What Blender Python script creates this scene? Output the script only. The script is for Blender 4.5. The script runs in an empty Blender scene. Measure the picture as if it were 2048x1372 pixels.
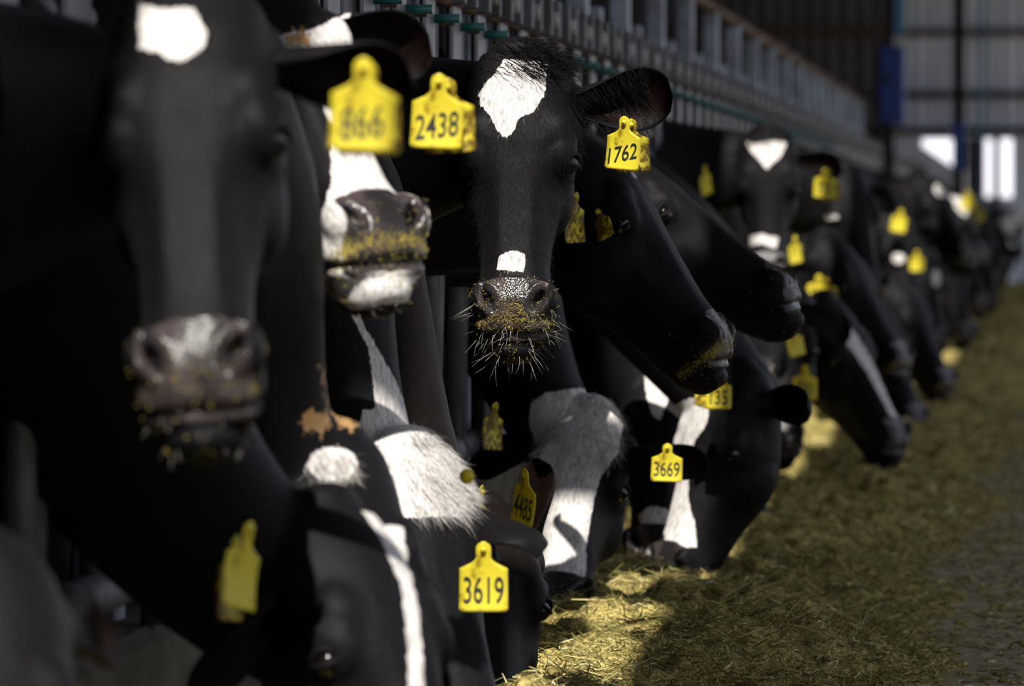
import bpy, math, random
import numpy as np
from mathutils import Vector, Matrix
random.seed(7); RNG = np.random.default_rng(7)
SC = bpy.context.scene; COL = SC.collection

# ---------------------------------------------------------------- camera
FPX = 9956.0                      # focal length in pixels of the 2048 wide frame
CAMZ = 0.95
VPX, VPY = 2075.0, 425.0          # where the feed row's direction (+Y) vanishes
pit = math.atan((686-VPY)/FPX); yaw = math.atan((VPX-1024)*math.cos(pit)/FPX)
FW = np.array([-math.sin(yaw)*math.cos(pit), math.cos(yaw)*math.cos(pit), -math.sin(pit)])
RT = np.array([math.cos(yaw), math.sin(yaw), 0.0]); UP = np.cross(RT, FW)
CP = np.array([0, 0, CAMZ])
cam_d = bpy.data.cameras.new('camera'); cam = bpy.data.objects.new('camera', cam_d); COL.objects.link(cam)
cam.matrix_world = Matrix([[RT[0], UP[0], -FW[0], 0], [RT[1], UP[1], -FW[1], 0], [RT[2], UP[2], -FW[2], CAMZ], [0, 0, 0, 1]])
cam_d.sensor_width = 36; cam_d.lens = FPX*36/2048; cam_d.clip_end = 500; cam_d.clip_start = .1
cam_d.dof.use_dof = True; cam_d.dof.focus_distance = 9.25; cam_d.dof.aperture_fstop = 5.6
SC.camera = cam

def W(px, py, Y):
    """world point at depth Y (metres along the row) seen at a pixel"""
    d = FW + RT*(px-1024)/FPX - UP*(py-686)/FPX
    return CP + d*(Y/d[1])
def proj(P):
    d = np.asarray(P, float)-CP; w = d@FW
    return np.stack([1024+FPX*(d@RT)/w, 686-FPX*(d@UP)/w], -1)

# ---------------------------------------------------------------- world, sun, exposure
wd = bpy.data.worlds.new('world'); SC.world = wd; wd.use_nodes = True
bg = wd.node_tree.nodes['Background']; bg.inputs[0].default_value = (.79, .85, 1.0, 1); bg.inputs[1].default_value = .78
SUN = np.array([0.05, -.72, .86]); SUN /= np.linalg.norm(SUN)      # direction towards the sun
sd = bpy.data.lights.new('sun', 'SUN'); sd.energy = 7.6; sd.angle = math.radians(.55); sd.color = (1, .95, .87)
so = bpy.data.objects.new('sun', sd); COL.objects.link(so)
so.rotation_euler = Vector(SUN).to_track_quat('Z', 'Y').to_euler()
SC.view_settings.view_transform = 'Standard'; SC.view_settings.look = 'None'
SC.view_settings.gamma = 1; SC.view_settings.use_curve_mapping = False; SC.view_settings.exposure = 0.0

# ---------------------------------------------------------------- helpers
class NT:
    def __init__(s, name):
        s.m = bpy.data.materials.new(name); s.m.use_nodes = True; s.t = s.m.node_tree; s.t.nodes.clear()
        s.out = s.n('ShaderNodeOutputMaterial'); s.b = s.n('ShaderNodeBsdfPrincipled'); s.l(s.b.outputs[0], s.out.inputs[0])
    def n(s, k, **kw):
        n = s.t.nodes.new(k)
        for a, v in kw.items(): setattr(n, a, v)
        return n
    def l(s, a, b): s.t.links.new(a, b)
    def set(s, sock, v):
        if hasattr(v, 'is_linked'): s.l(v, sock)
        elif isinstance(v, (tuple, list)) and len(v) == 3 and sock.type == 'RGBA': sock.default_value = (*v, 1)
        else: sock.default_value = v
    def attr(s, name, o='Fac'):
        return s.n('ShaderNodeAttribute', attribute_name=name).outputs[o]
    def math(s, op, a, b=0, c=0, clamp=False):
        n = s.n('ShaderNodeMath', operation=op, use_clamp=clamp)
        for i, v in enumerate((a, b, c)): s.set(n.inputs[i], v)
        return n.outputs[0]
    def mix(s, f, a, b):
        n = s.n('ShaderNodeMix', data_type='RGBA'); s.set(n.inputs[0], f); s.set(n.inputs[6], a); s.set(n.inputs[7], b); return n.outputs[2]
    def noise(s, vec, scale, detail=3, rough=.5, o=0):
        n = s.n('ShaderNodeTexNoise'); s.l(vec, n.inputs['Vector']); n.inputs['Scale'].default_value = scale
        n.inputs['Detail'].default_value = detail; n.inputs['Roughness'].default_value = rough; return n.outputs[o]
    def smooth(s, v, a, b, lo=0, hi=1):
        n = s.n('ShaderNodeMapRange', interpolation_type='SMOOTHSTEP'); s.set(n.inputs[0], v)
        n.inputs[1].default_value = a; n.inputs[2].default_value = b; n.inputs[3].default_value = lo; n.inputs[4].default_value = hi; return n.outputs[0]
    def scale(s, vec, sc):
        n = s.n('ShaderNodeVectorMath', operation='MULTIPLY'); s.l(vec, n.inputs[0]); n.inputs[1].default_value = sc; return n.outputs[0]
    def bump(s, h, strength, dist):
        n = s.n('ShaderNodeBump'); s.set(n.inputs['Height'], h); n.inputs['Strength'].default_value = strength; n.inputs['Distance'].default_value = dist
        s.l(n.outputs[0], s.b.inputs['Normal']); return n
    def pos(s): return s.n('ShaderNodeNewGeometry').outputs['Position']
    def obj(s): return s.n('ShaderNodeTexCoord').outputs['Object']

def mesh(name, V, F, mat=None, parent=None, smooth=True, attrs=None, kind=None):
    me = bpy.data.meshes.new(name)
    V = np.asarray(V, np.float32); 
    if isinstance(F, np.ndarray):
        k = F.shape[1]; me.vertices.add(len(V)); me.vertices.foreach_set('co', V.ravel())
        me.loops.add(F.size); me.loops.foreach_set('vertex_index', F.ravel().astype(np.int32))
        me.polygons.add(len(F)); me.polygons.foreach_set('loop_start', np.arange(0, F.size, k, dtype=np.int32))
        me.update(calc_edges=True)
    else:
        me.from_pydata([tuple(map(float, v)) for v in V], [], F); me.update()
    me.polygons.foreach_set('use_smooth', np.full(len(me.polygons), smooth))
    for an, av in (attrs or {}).items():
        av = np.asarray(av, np.float32)
        if av.ndim == 1: a = me.attributes.new(an, 'FLOAT', 'POINT'); a.data.foreach_set('value', av)
        else: a = me.attributes.new(an, 'FLOAT_VECTOR', 'POINT'); a.data.foreach_set('vector', av.ravel())
    if mat: me.materials.append(mat)
    o = bpy.data.objects.new(name, me); COL.objects.link(o)
    if parent: o.parent = parent
    if kind: o['kind'] = kind
    return o
def empty(name, loc, label=None, cat=None, group=None):
    o = bpy.data.objects.new(name, None); COL.objects.link(o); o.location = loc; o.empty_display_size = .1
    tag(o, label, cat, group); return o
def tag(o, label=None, cat=None, group=None, kind=None):
    for k, v in (('label', label), ('category', cat), ('group', group), ('kind', kind)):
        if v: o[k] = v
    return o
def local(o, root):            # keep world coordinates of a child built in world space
    o.data.transform(Matrix.Translation(-Vector(root.location)))
    return o

class MB:
    def __init__(s): s.V = []; s.F = []
    def add(s, V, F):
        n = len(s.V); s.V += [tuple(map(float, v)) for v in V]; s.F += [tuple(n+i for i in f) for f in F]; return s
    def box(s, c, h, R=None, bev=0.0):
        c = np.array(c, float); h = np.array(h, float)
        if bev <= 0:
            V = np.array([[x, y, z] for x in (-1, 1) for y in (-1, 1) for z in (-1, 1)])*h
            F = [(0, 1, 3, 2), (4, 6, 7, 5), (0, 4, 5, 1), (2, 3, 7, 6), (0, 2, 6, 4), (1, 5, 7, 3)]
        else:
            a, b, z = h; V = []; 
            for zz, k in ((-z, bev), (-z+bev, 0), (z-bev, 0), (z, bev)):
                for x, y in ((-a+bev, -b), (a-bev, -b), (a, -b+bev), (a, b-bev), (a-bev, b), (-a+bev, b), (-a, b-bev), (-a, -b+bev)):
                    V.append([x-math.copysign(min(k, abs(x)), x), y-math.copysign(min(k, abs(y)), y), zz])
            V = np.array(V); F = [tuple(range(7, -1, -1)), tuple(range(24, 32))]
            for j in range(3): F += [(8*j+i, 8*j+(i+1) % 8, 8*j+8+(i+1) % 8, 8*j+8+i) for i in range(8)]
        if R is not None: V = V@np.array(R).T
        return s.add(V+c, F)
    def tube(s, pts, rad, n=8, cap=True):
        pts = [np.array(p, float) for p in pts]; rad = [rad]*len(pts) if np.isscalar(rad) else rad
        V = []; prev = None
        for i, p in enumerate(pts):
            t = pts[min(i+1, len(pts)-1)]-pts[max(i-1, 0)]; t /= np.linalg.norm(t)+1e-9
            if prev is None: a = np.cross(t, (0, 0, 1) if abs(t[2]) < .9 else (1, 0, 0))
            else: a = prev-t*(prev@t)
            a /= np.linalg.norm(a); prev = a; b = np.cross(t, a)
            for k in range(n):
                th = 2*math.pi*k/n; V.append(p+rad[i]*(a*math.cos(th)+b*math.sin(th)))
        F = []
        for i in range(len(pts)-1):
            for k in range(n):
                F.append((i*n+k, i*n+(k+1) % n, (i+1)*n+(k+1) % n, (i+1)*n+k))
        if cap: F += [tuple(range(n-1, -1, -1)), tuple((len(pts)-1)*n+k for k in range(n))]
        return s.add(V, F)
    def loft(s, rings):
        n = len(rings[0]); V = [p for r in rings for p in r]; F = []
        for i in range(len(rings)-1):
            for k in range(n): F.append((i*n+k, i*n+(k+1) % n, (i+1)*n+(k+1) % n, (i+1)*n+k))
        F += [tuple(range(n-1, -1, -1)), tuple((len(rings)-1)*n+k for k in range(n))]
        return s.add(V, F)
    def ball(s, c, r, R=None, n=14, m=9):
        c = np.array(c, float); r = np.array(r if not np.isscalar(r) else (r, r, r), float); V = [[0, 0, 1]]; 
        for i in range(1, m):
            for k in range(n):
                a = math.pi*i/m; b = 2*math.pi*k/n; V.append([math.sin(a)*math.cos(b), math.sin(a)*math.sin(b), math.cos(a)])
        V.append([0, 0, -1]); V = np.array(V)*r
        if R is not None: V = V@np.array(R).T
        F = [(0, 1+k, 1+(k+1) % n) for k in range(n)]
        for i in range(m-2):
            F += [(1+i*n+k, 1+(i+1)*n+k, 1+(i+1)*n+(k+1) % n, 1+i*n+(k+1) % n) for k in range(n)]
        L = len(V)-1; o = 1+(m-2)*n; F += [(L, o+(k+1) % n, o+k) for k in range(n)]
        return s.add(V+c, F)
    def obj(s, name, mat=None, parent=None, smooth=False, kind=None):
        return mesh(name, s.V, s.F, mat, parent, smooth, kind=kind)

# ---------------------------------------------------------------- materials
def mat_coat(name, black=(.0043, .0040, .0046), white=(.70, .67, .65), brown=None):
    m = NT(name); hc = m.attr('hc', 'Vector'); P = m.pos()
    patch = m.attr('patch'); muz = m.attr('muzzle'); dust = m.attr('dust')
    flow = m.noise(m.scale(hc, (260, 260, 55)), 1.0, 3, .6)
    fine = m.noise(m.scale(hc, (700, 700, 120)), 1.0, 2, .6)
    edge = m.math('SUBTRACT', m.noise(m.scale(hc, (150, 150, 45)), 1.0, 4, .65), .5)
    big = m.math('SUBTRACT', m.noise(hc, 28, 3), .5)
    pv = m.math('ADD', m.math('ADD', patch, m.math('MULTIPLY', edge, .012)), m.math('MULTIPLY', big, .006))
    pw = m.smooth(pv, -.0007, .0012)
    blk = m.mix(m.smooth(m.noise(hc, 9, 3), .45, .7), black, brown or tuple(c*1.5 for c in black))
    blk = m.mix(m.smooth(flow, .35, .75), blk, tuple(c*1.7 for c in black))
    wht = m.mix(m.smooth(flow, .30, .62), tuple(c*.50 for c in white), white)
    wht = m.mix(m.smooth(m.noise(hc, 14, 4), .58, .75, 0, .45), wht, (.42, .33, .24))
    c = m.mix(pw, blk, wht)
    # pink-grey nose leather
    leather = m.mix(m.smooth(m.noise(hc, 22, 3), .40, .62), (.016, .015, .016), (.050, .038, .039))
    mz = m.smooth(muz, .42, .58); c = m.mix(mz, c, leather)
    c = m.mix(m.smooth(m.attr('nostril'), .25, .7), c, (.0015, .0012, .0012))
    # feed dust stuck to the coat
    dn = m.noise(P, 240, 3, .7); dm = m.smooth(m.math('ADD', dust, m.math('SUBTRACT', dn, .5)), .56, .66)
    c = m.mix(dm, c, m.mix(m.noise(P, 500, 2), (.34, .27, .05), (.13, .10, .02)))
    # mud caked in the coat
    mud = m.attr('mud'); mm = m.smooth(m.math('ADD', mud, m.math('SUBTRACT', m.noise(hc, 60, 4, .6), .5)), .62, .70)
    c = m.mix(mm, c, (.33, .20, .085))
    # inner ear skin
    c = m.mix(m.smooth(m.attr('inner'), .3, .8), c, m.mix(m.noise(hc, 60, 3), (.0015, .001, .001), (.010, .0035, .0025)))
    m.l(c, m.b.inputs['Base Color'])
    rr = m.mix(mz, (.50, .50, .50), (.24, .24, .24)); rr = m.mix(dm, rr, (.9, .9, .9)); m.l(rr, m.b.inputs['Roughness'])
    m.l(m.math('ADD', m.math('MULTIPLY', mz, .22), .085), m.b.inputs['Specular IOR Level'])
    m.b.inputs['Sheen Weight'].default_value = .008; m.b.inputs['Sheen Roughness'].default_value = .45
    v = m.n('ShaderNodeTexVoronoi'); m.l(hc, v.inputs['Vector']); v.inputs['Scale'].default_value = 260
    hgt = m.math('ADD', m.math('MULTIPLY', flow, .8), m.math('MULTIPLY', fine, .6))
    hmix = m.n('ShaderNodeMix', data_type='FLOAT'); m.l(mz, hmix.inputs[0]); m.l(hgt, hmix.inputs[2]); m.l(m.math('MULTIPLY', v.outputs[0], -.5), hmix.inputs[3])
    m.bump(m.math('ADD', hmix.outputs[0], m.math('MULTIPLY', dm, 1.2)), .55, .0022)
    return m.m
COAT = mat_coat('black_and_white_coat')
COATB = mat_coat('brown_tinged_coat', black=(.0058, .0043, .0037), brown=(.010, .0068, .005))
def simple(name, col, rough=.5, metal=0, spec=.5, var=None, vscale=12, bumpd=0, bscale=60, em=None):
    m = NT(name)
    if var: m.l(m.mix(m.smooth(m.noise(m.pos(), vscale, 5, .6), .38, .66), col, var), m.b.inputs['Base Color'])
    else: m.b.inputs['Base Color'].default_value = (*col, 1)
    m.b.inputs['Roughness'].default_value = rough; m.b.inputs['Metallic'].default_value = metal; m.b.inputs['Specular IOR Level'].default_value = spec
    if bumpd: m.bump(m.noise(m.pos(), bscale, 4), .6, bumpd)
    return m.m
EYE = simple('wet_dark_eye', (.006, .004, .004), .04, 0, .7)
LID = simple('eyelid_skin', (.012, .009, .009), .4)
HAIRW = simple('pale_whiskers', (.8, .77, .7), .4)
CRUMB = simple('feed_crumbs', (.42, .34, .07), .85, var=(.18, .15, .03), vscale=300)
GALV = simple('galvanised_steel', (.155, .160, .172), .5, .25, .5, var=(.085, .083, .085), vscale=9, bumpd=.001)
GALVL = simple('pale_galvanised_steel', (.40, .45, .54), .5, .1, .5, var=(.22, .24, .28), vscale=6, bumpd=.001)
RUST = simple('rusty_steel', (.085, .048, .032), .8, .1, .3, var=(.15, .10, .075), vscale=18, bumpd=.001)
TEAL = simple('teal_plastic_sleeve', (.012, .12, .115), .4)
NYLON = simple('pale_nylon_roller', (.33, .33, .32), .5, var=(.2, .19, .17), vscale=20)
BLUE = simple('blue_painted_steel', (.013, .055, .30), .45, var=(.011, .045, .22), vscale=3)
LBLUE = simple('light_blue_paint', (.08, .25, .42), .5, var=(.06, .17, .32), vscale=3)
DARKST = simple('dark_brown_steel', (.022, .017, .015), .7, var=(.035, .026, .02), vscale=3)
INK = simple('black_marker_ink', (.012, .016, .018), .5)
HOOF = simple('horn_hoof', (.03, .025, .02), .5)
def mat_tag(name, dirty):
    m = NT(name); P = m.obj(); n = m.noise(P, 45, 5, .65)
    c = m.mix(m.smooth(n, .54 if not dirty else .40, .72 if not dirty else .55), (.84, .72, .045), (.33, .20, .01) if not dirty else (.19, .11, .008))
    m.l(c, m.b.inputs['Base Color']); m.b.inputs['Roughness'].default_value = .45
    m.b.inputs['Subsurface Weight'].default_value = 0.0
    # thin translucent plastic
    tr = m.n('ShaderNodeBsdfTranslucent'); m.l(c, tr.inputs[0]); mx = m.n('ShaderNodeMixShader'); mx.inputs[0].default_value = .32
    m.l(m.b.outputs[0], mx.inputs[1]); m.l(tr.outputs[0], mx.inputs[2]); m.l(mx.outputs[0], m.out.inputs[0])
    m.bump(m.noise(P, 160, 3), .3, .0006); return m.m
TAG = mat_tag('yellow_tag_plastic', False); TAGD = mat_tag('dirty_yellow_tag_plastic', True)

# ---------------------------------------------------------------- the setting
def build_setting():
    # concrete floor
    m = NT('worn_concrete'); P = m.pos()
    c = m.mix(m.smooth(m.noise(P, 3.5, 6, .6), .35, .7), (.25, .21, .12), (.40, .35, .24))
    c = m.mix(m.smooth(m.noise(P, 22, 6, .75), .46, .60, 0, .8), c, (.17, .14, .05)); m.b.inputs['Specular IOR Level'].default_value = .2; m.l(c, m.b.inputs['Base Color'])
    m.l(m.smooth(m.noise(P, 5, 4), .3, .7, .45, .85), m.b.inputs['Roughness']); m.bump(m.noise(P, 60, 4), .3, .0008)
    tag(MB().box((-1, 45, -.05), (14, 70, .05)).obj('floor', m.m), kind='structure')
    # low concrete curb under the headlocks
    mc = simple('curb_concrete', (.10, .09, .075), .9, var=(.06, .05, .035), vscale=8, bumpd=.003)
    tag(MB().box((-1.36, 36, .17), (.075, 34, .17), bev=.02).obj('curb_trim', mc), kind='structure').name = 'trim_1'
    # roof: corrugated sheets with a narrow open slot that lets the sun strip in
    RZ = 4.6
    mr = simple('roof_sheet', (.06, .055, .05), .8)
    k = (RZ-.7)/SUN[2]; ox = SUN[0]*k
    x0, x1 = -1.09+ox, -.745+ox
    ro = bpy.data.objects.new('ceiling', None); COL.objects.link(ro); tag(ro, kind='structure')
    def sheet(xa, xb, ya, yb, name):
        n = max(4, int((xb-xa)/.075)); xs = np.linspace(xa, xb, n+1); zz = RZ+.012*np.cos(np.arange(n+1)*math.pi)
        V = [(x, y, z+t) for t in (0, .02) for x, z in zip(xs, zz) for y in (ya, yb)]; F = []
        for i in range(n):
            a = 2*i; F.append((a, a+1, a+3, a+2)); b = a+2*(n+1); F.append((b, b+2, b+3, b+1))
        F += [(0, 2*(n+1), 2*(n+1)+1, 1), (2*n, 2*n+1, 2*(n+1)+2*n+1, 2*(n+1)+2*n)]
        mesh(name, V, F, mr, ro, False)
    for j in range(14):
        ya, yb = -9+j*5.5, -9+(j+1)*5.5+.05
        a, b = (x0, x1) if j < 5 else (-.80+ox, -.54+ox) if j == 5 else (-.74+ox, -.43+ox) if j < 8 else (-.60+ox, -.46+ox) if j < 10 else (x1, x1)
        sheet(-12, a, ya, yb, 'roof_sheet'); sheet(b, 3.2, ya, yb, 'roof_sheet')
    k0 = -SUN[1]/SUN[2]        # how far the sun strip slides along Y per metre of height
    for ca, cb in ((10.64, 11.06), (11.36, 11.62), (8.5, 8.84)):
        MB().box(((x0+x1)/2, (ca+cb)/2-RZ*k0, RZ+.05), ((x1-x0)/2+.12, (cb-ca)/2, .02)).obj('shade_sheet', mr, ro)  # unseen sheets added over the slot only to throw shade bands
    for y in (-4, 2, 66): MB().box((-4.5, y, RZ+.16), (7.6, .06, .12)).obj('rafter', DARKST, ro)
    # left barn wall
    mw = simple('dark_barn_sheet', (.035, .028, .026), .8, var=(.055, .042, .036), vscale=2)
    o = MB().box((-9.5, 30, 2.3), (.05, 40, 2.3)).obj('wall_left', mw); tag(o, kind='structure')
    # far end wall, corrugated, with door openings
    YB = 62.0
    wb = bpy.data.objects.new('wall_back', None); COL.objects.link(wb); wb.location = (0, 0, 0); tag(wb, kind='structure')
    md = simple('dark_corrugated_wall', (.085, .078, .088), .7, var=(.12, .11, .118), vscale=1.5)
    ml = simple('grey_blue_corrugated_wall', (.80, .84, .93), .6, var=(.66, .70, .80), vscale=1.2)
    def corr(xa, xb, za, zb, y, mt, pitch=.20, name='wall_panel'):
        n = max(2, int(round((xb-xa)/pitch*4))); xs = np.linspace(xa, xb, n+1)
        yy = np.array([0, 0, .035, .035])[np.arange(n+1) % 4]
        V = []; F = []
        for x, d in zip(xs, yy): V += [(x, y+d, za), (x, y+d, zb), (x, y+d+.02, za), (x, y+d+.02, zb)]
        for i in range(n):
            a = 4*i; F += [(a, a+4, a+5, a+1), (a+2, a+3, a+7, a+6), (a, a+2, a+6, a+4), (a+1, a+5, a+7, a+3)]
        return mesh(name, V, F, mt, wb, False)
    X = lambda px: W(px, 425, YB)[0]; Z = lambda py: W(1900, py, YB)[2]
    x = X(700)
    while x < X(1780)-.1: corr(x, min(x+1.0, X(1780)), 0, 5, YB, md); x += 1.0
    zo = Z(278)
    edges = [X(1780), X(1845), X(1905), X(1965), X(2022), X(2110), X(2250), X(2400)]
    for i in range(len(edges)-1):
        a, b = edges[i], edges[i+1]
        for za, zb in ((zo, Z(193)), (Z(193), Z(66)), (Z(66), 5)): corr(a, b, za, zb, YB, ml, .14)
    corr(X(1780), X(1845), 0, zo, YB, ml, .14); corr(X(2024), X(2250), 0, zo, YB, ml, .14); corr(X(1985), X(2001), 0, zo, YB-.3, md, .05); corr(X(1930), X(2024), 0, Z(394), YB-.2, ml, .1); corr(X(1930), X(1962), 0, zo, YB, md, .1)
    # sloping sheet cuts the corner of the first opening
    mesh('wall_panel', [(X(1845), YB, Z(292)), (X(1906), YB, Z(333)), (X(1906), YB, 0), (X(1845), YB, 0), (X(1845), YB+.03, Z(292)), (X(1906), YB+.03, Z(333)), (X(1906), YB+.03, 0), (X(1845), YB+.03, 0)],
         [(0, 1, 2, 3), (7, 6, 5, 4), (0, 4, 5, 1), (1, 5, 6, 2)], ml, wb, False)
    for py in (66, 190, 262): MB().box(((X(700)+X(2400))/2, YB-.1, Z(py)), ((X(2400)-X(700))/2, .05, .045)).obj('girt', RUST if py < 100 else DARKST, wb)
    # sunlit yard beyond the openings
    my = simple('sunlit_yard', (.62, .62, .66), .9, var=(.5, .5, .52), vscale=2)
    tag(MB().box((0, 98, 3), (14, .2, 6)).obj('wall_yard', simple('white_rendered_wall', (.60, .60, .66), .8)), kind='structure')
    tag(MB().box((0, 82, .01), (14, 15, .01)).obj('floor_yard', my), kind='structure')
    # columns
    def column(label, x0p, x1p, Y, ya, yb, mt, blue=None):
        r = empty('steel_column', (W((x0p+x1p)/2, 425, Y)[0], Y, 0), label, 'column')
        s = (x1p-x0p)/2*Y/FPX
        h = MB(); 
        for sx in (-1, 1): h.box((sx*s*.82, 0, 2.3), (s*.18, s, 2.3))
        h.box((0, 0, 2.3), (s*.7, s*.25, 2.3)); h.obj('beam', mt, r); MB().box((0, 0, .01), (s*1.5, s*1.5, .012)).obj('base_plate', mt, r)
        if blue:
            za, zb = W(1900, blue[1], Y)[2], W(1900, blue[0], Y)[2]
            MB().box((0, -.01, (za+zb)/2), (s*1.06, s*1.2, (zb-za)/2)).obj('blue_sleeve', BLUE, r)
        return r
    r = column('dark steel column carrying the big blue box', 1766, 1788, 40, 0, 330, DARKST)
    c = r.location.x
    MB().box((W(1798, 0, 40)[0]-c, .05, W(0, -40, 40)[2]), (.05, .05, (W(0, -150, 40)[2]-W(0, 78, 40)[2])/2)).obj('light_blue_pipe', LBLUE, r)
    column('dark steel column with a blue lower sleeve left of the bright openings', 1905, 1929, 52.5, 0, 340, DARKST, (247, 342))
    column('pale blue steel column above the bright doorway', 1960, 1970, 56, 0, 300, LBLUE)
    bx = W(1784, 170, 39.855); ZA, ZB = W(1784, 248, 39.855)[2], W(1784, 93, 39.855)[2]
    b = empty('control_box', (bx[0], 39.855, ZA), 'tall royal blue box mounted on the dark column at the far end', 'box')
    MB().box((0, 0, (ZB-ZA)/2), (.105, .09, (ZB-ZA)/2), bev=.012).obj('cabinet', BLUE, b)
    MB().box((0, -.095, (ZB-ZA)/2), (.092, .006, (ZB-ZA)/2-.015), bev=.004).obj('door', BLUE, b)
    MB().tube([(-.03, -.09, .36), (-.03, -.125, .36)], .035, 14).obj('dark_dial', DARKST, b)
build_setting()

# ---------------------------------------------------------------- headlock fence
def build_fence():
    r = empty('headlock_fence', (-1.30, 36, 0), 'grey galvanised headlock fence with latches running behind the row of cows', 'fence')
    def L(o): return local(o, r)
    X = -1.30
    zt = CAMZ+.41*1.30
    def rail(name, z, dx, rad, mt, n=10, y0=3.5, y1=59):
        L(MB().tube([(X+dx, y0, z), (X+dx, y1, z)], rad, n).obj(name, mt, r, True))
    rail('top_rail', zt, .03, .018, GALV); rail('top_rail', zt-.075, .03, .013, RUST); rail('middle_rail', zt-.27, 0, .024, GALV); rail('bottom_rail', .42, 0, .03, GALV)
    rail('back_rail', zt-.02, -.06, .018, RUST)
    bar = MB().tube([(0, 0, .34-.7), (0, 0, zt-.7)], .02, 8); plate = MB().box((0, 0, 0), (.007, .085, .115), bev=.006)
    ctrl = MB().box((0, 0, 0), (.022, .012, .05), bev=.004); roll = MB().tube([(-.025, 0, 0), (.025, 0, 0)], .021, 12)
    sleeve = MB().tube([(-.035, 0, 0), (.035, 0, 0)], .010, 10); sl = MB().tube([(0, 0, 0), (-.0, .17, .72)], .017, 8)
    bolt = MB().tube([(-.012, 0, 0), (.016, 0, 0)], .013, 6)
    protos = {}
    def put(name, mb, mt, loc, rot=(0, 0, 0), smooth=False):
        if name not in protos:
            protos[name] = mb.obj(name, mt, r, smooth); o = protos[name]
        else:
            o = protos[name].copy(); COL.objects.link(o); o.parent = r
        o.location = (loc[0]+1.30, loc[1]-36, loc[2]); o.rotation_euler = rot; return o
    y = 3.9; i = 0
    while y < 58:
        put('stanchion_bar', bar, GALV, (X, y, .7), smooth=True)
        put('lock_arm', sl, GALV, (X, y+.06, .44), smooth=True)
        put('latch_plate', plate, GALV, (X+.03, y+.21, zt-.19)) 
        if y < 45: put('latch_bracket', ctrl, GALV, (X+.05, y+.08, zt-.035)); put('nylon_roller', roll, NYLON, (X+.05, y+.19, zt-.04), smooth=True)
        if y < 45: put('latch_bracket', ctrl, GALV, (X+.05, y+.30, zt-.035))
        if y < 30: put('teal_sleeve', sleeve, TEAL, (X+.055, y+.28, zt-.125), smooth=True); put('bolt', bolt, RUST, (X+.05, y+.39, zt-.125))
        y += .32*1.5 if y < 14 else .5; i += 1
    # tall posts with a rusty top rail
    p = empty('post_rail', (-1.48, 36, 0), 'rusty top pipe on a line of tall pale grey posts behind the headlocks', 'fence')
    ztop = CAMZ+.629*1.40
    o = MB().tube([(-1.40, 10, ztop), (-1.40, 39.5, ztop)], .03, 12).obj('rusty_top_pipe', RUST, p, True); local(o, p)
    post = MB().box((0, 0, ztop/2), (.034, .034, ztop/2-.01), bev=.006); short = MB().box((0, 0, .80), (.03, .03, .80), bev=.006); cap = MB().box((0, 0, ztop), (.042, .05, .02), bev=.005)
    a = b = c = None; y = 5.8; pp = 1.56; n = 0
    while y < 40:
        if a is None: a = post.obj('post', GALVL, p); b = short.obj('short_post', GALVL, p); c = cap.obj('bracket', RUST, p); q = (a, b, c)
        else: q = tuple(k.copy() for k in (a, b, c)); [COL.objects.link(k) for k in q]; [setattr(k, 'parent', p) for k in q]
        q[0].location = (.08, y-36, 0); q[1].location = (.08, y+.55-36, 0); q[2].location = (.08, y-36, 0)
        y += pp if y < 28 else 1.1
build_fence()

# ---------------------------------------------------------------- feed
def feed_h(x, y):
    """height of the feed pile above the floor"""
    e = .10*np.sin(y*1.3)+.06*np.sin(y*3.1+1)
    t = np.clip((-.20+e*.6-x+.018*(y-9))/.6, 0, 1); base = t*t*(3-2*t)
    t2 = np.clip((x+1.42)/.2, 0, 1)
    h = base*(.085+.03*np.sin(y*2.1+x*3)+.02*np.sin(y*5.3-x*6+2)+.014*np.sin(y*11+x*9)+.01*np.sin(y*19-x*23))*t2
    for cx, cy, r, a in HEAPS: h = h+a*np.exp(-((x-cx)**2+((y-cy)/1.0)**2)/(r*r))
    return h-.006
HEAPS = [(-.98, 8.6, .22, .05), (-.60, 9.55, .15, .06), (-1.06, 10.85, .24, -.065), (-.40, 9.1, .16, .05), (-.95, 12.5, .25, -.03), (-.55, 10.1, .18, .035), (-.8, 13.4, .3, .01), (-.5, 12.0, .3, .02), (-.5, 9.2, .2, .03)]
def vnoise(x, y, seed=0):
    xi = np.floor(x).astype(int); yi = np.floor(y).astype(int); fx = x-xi; fy = y-yi
    fx = fx*fx*(3-2*fx); fy = fy*fy*(3-2*fy)
    def h(a, b): 
        n = (a*374761393+b*668265263+seed*1442695041) & 0x7fffffff; n = ((n ^ (n >> 13))*1274126177) & 0x7fffffff; return ((n ^ (n >> 16)) & 0xffff)/65535.
    return (h(xi, yi)*(1-fx)+h(xi+1, yi)*fx)*(1-fy)+(h(xi, yi+1)*(1-fx)+h(xi+1, yi+1)*fx)*fy
def feed_surf(x, y):
    n = (vnoise(x*12, y*12)-.5)*.048+(vnoise(x*34, y*34, 3)-.5)*.034+(vnoise(x*90, y*90, 5)-.5)*.012
    h = feed_h(x, y); return h+n*np.clip((h+.012)/.05, 0, 1)
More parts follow.
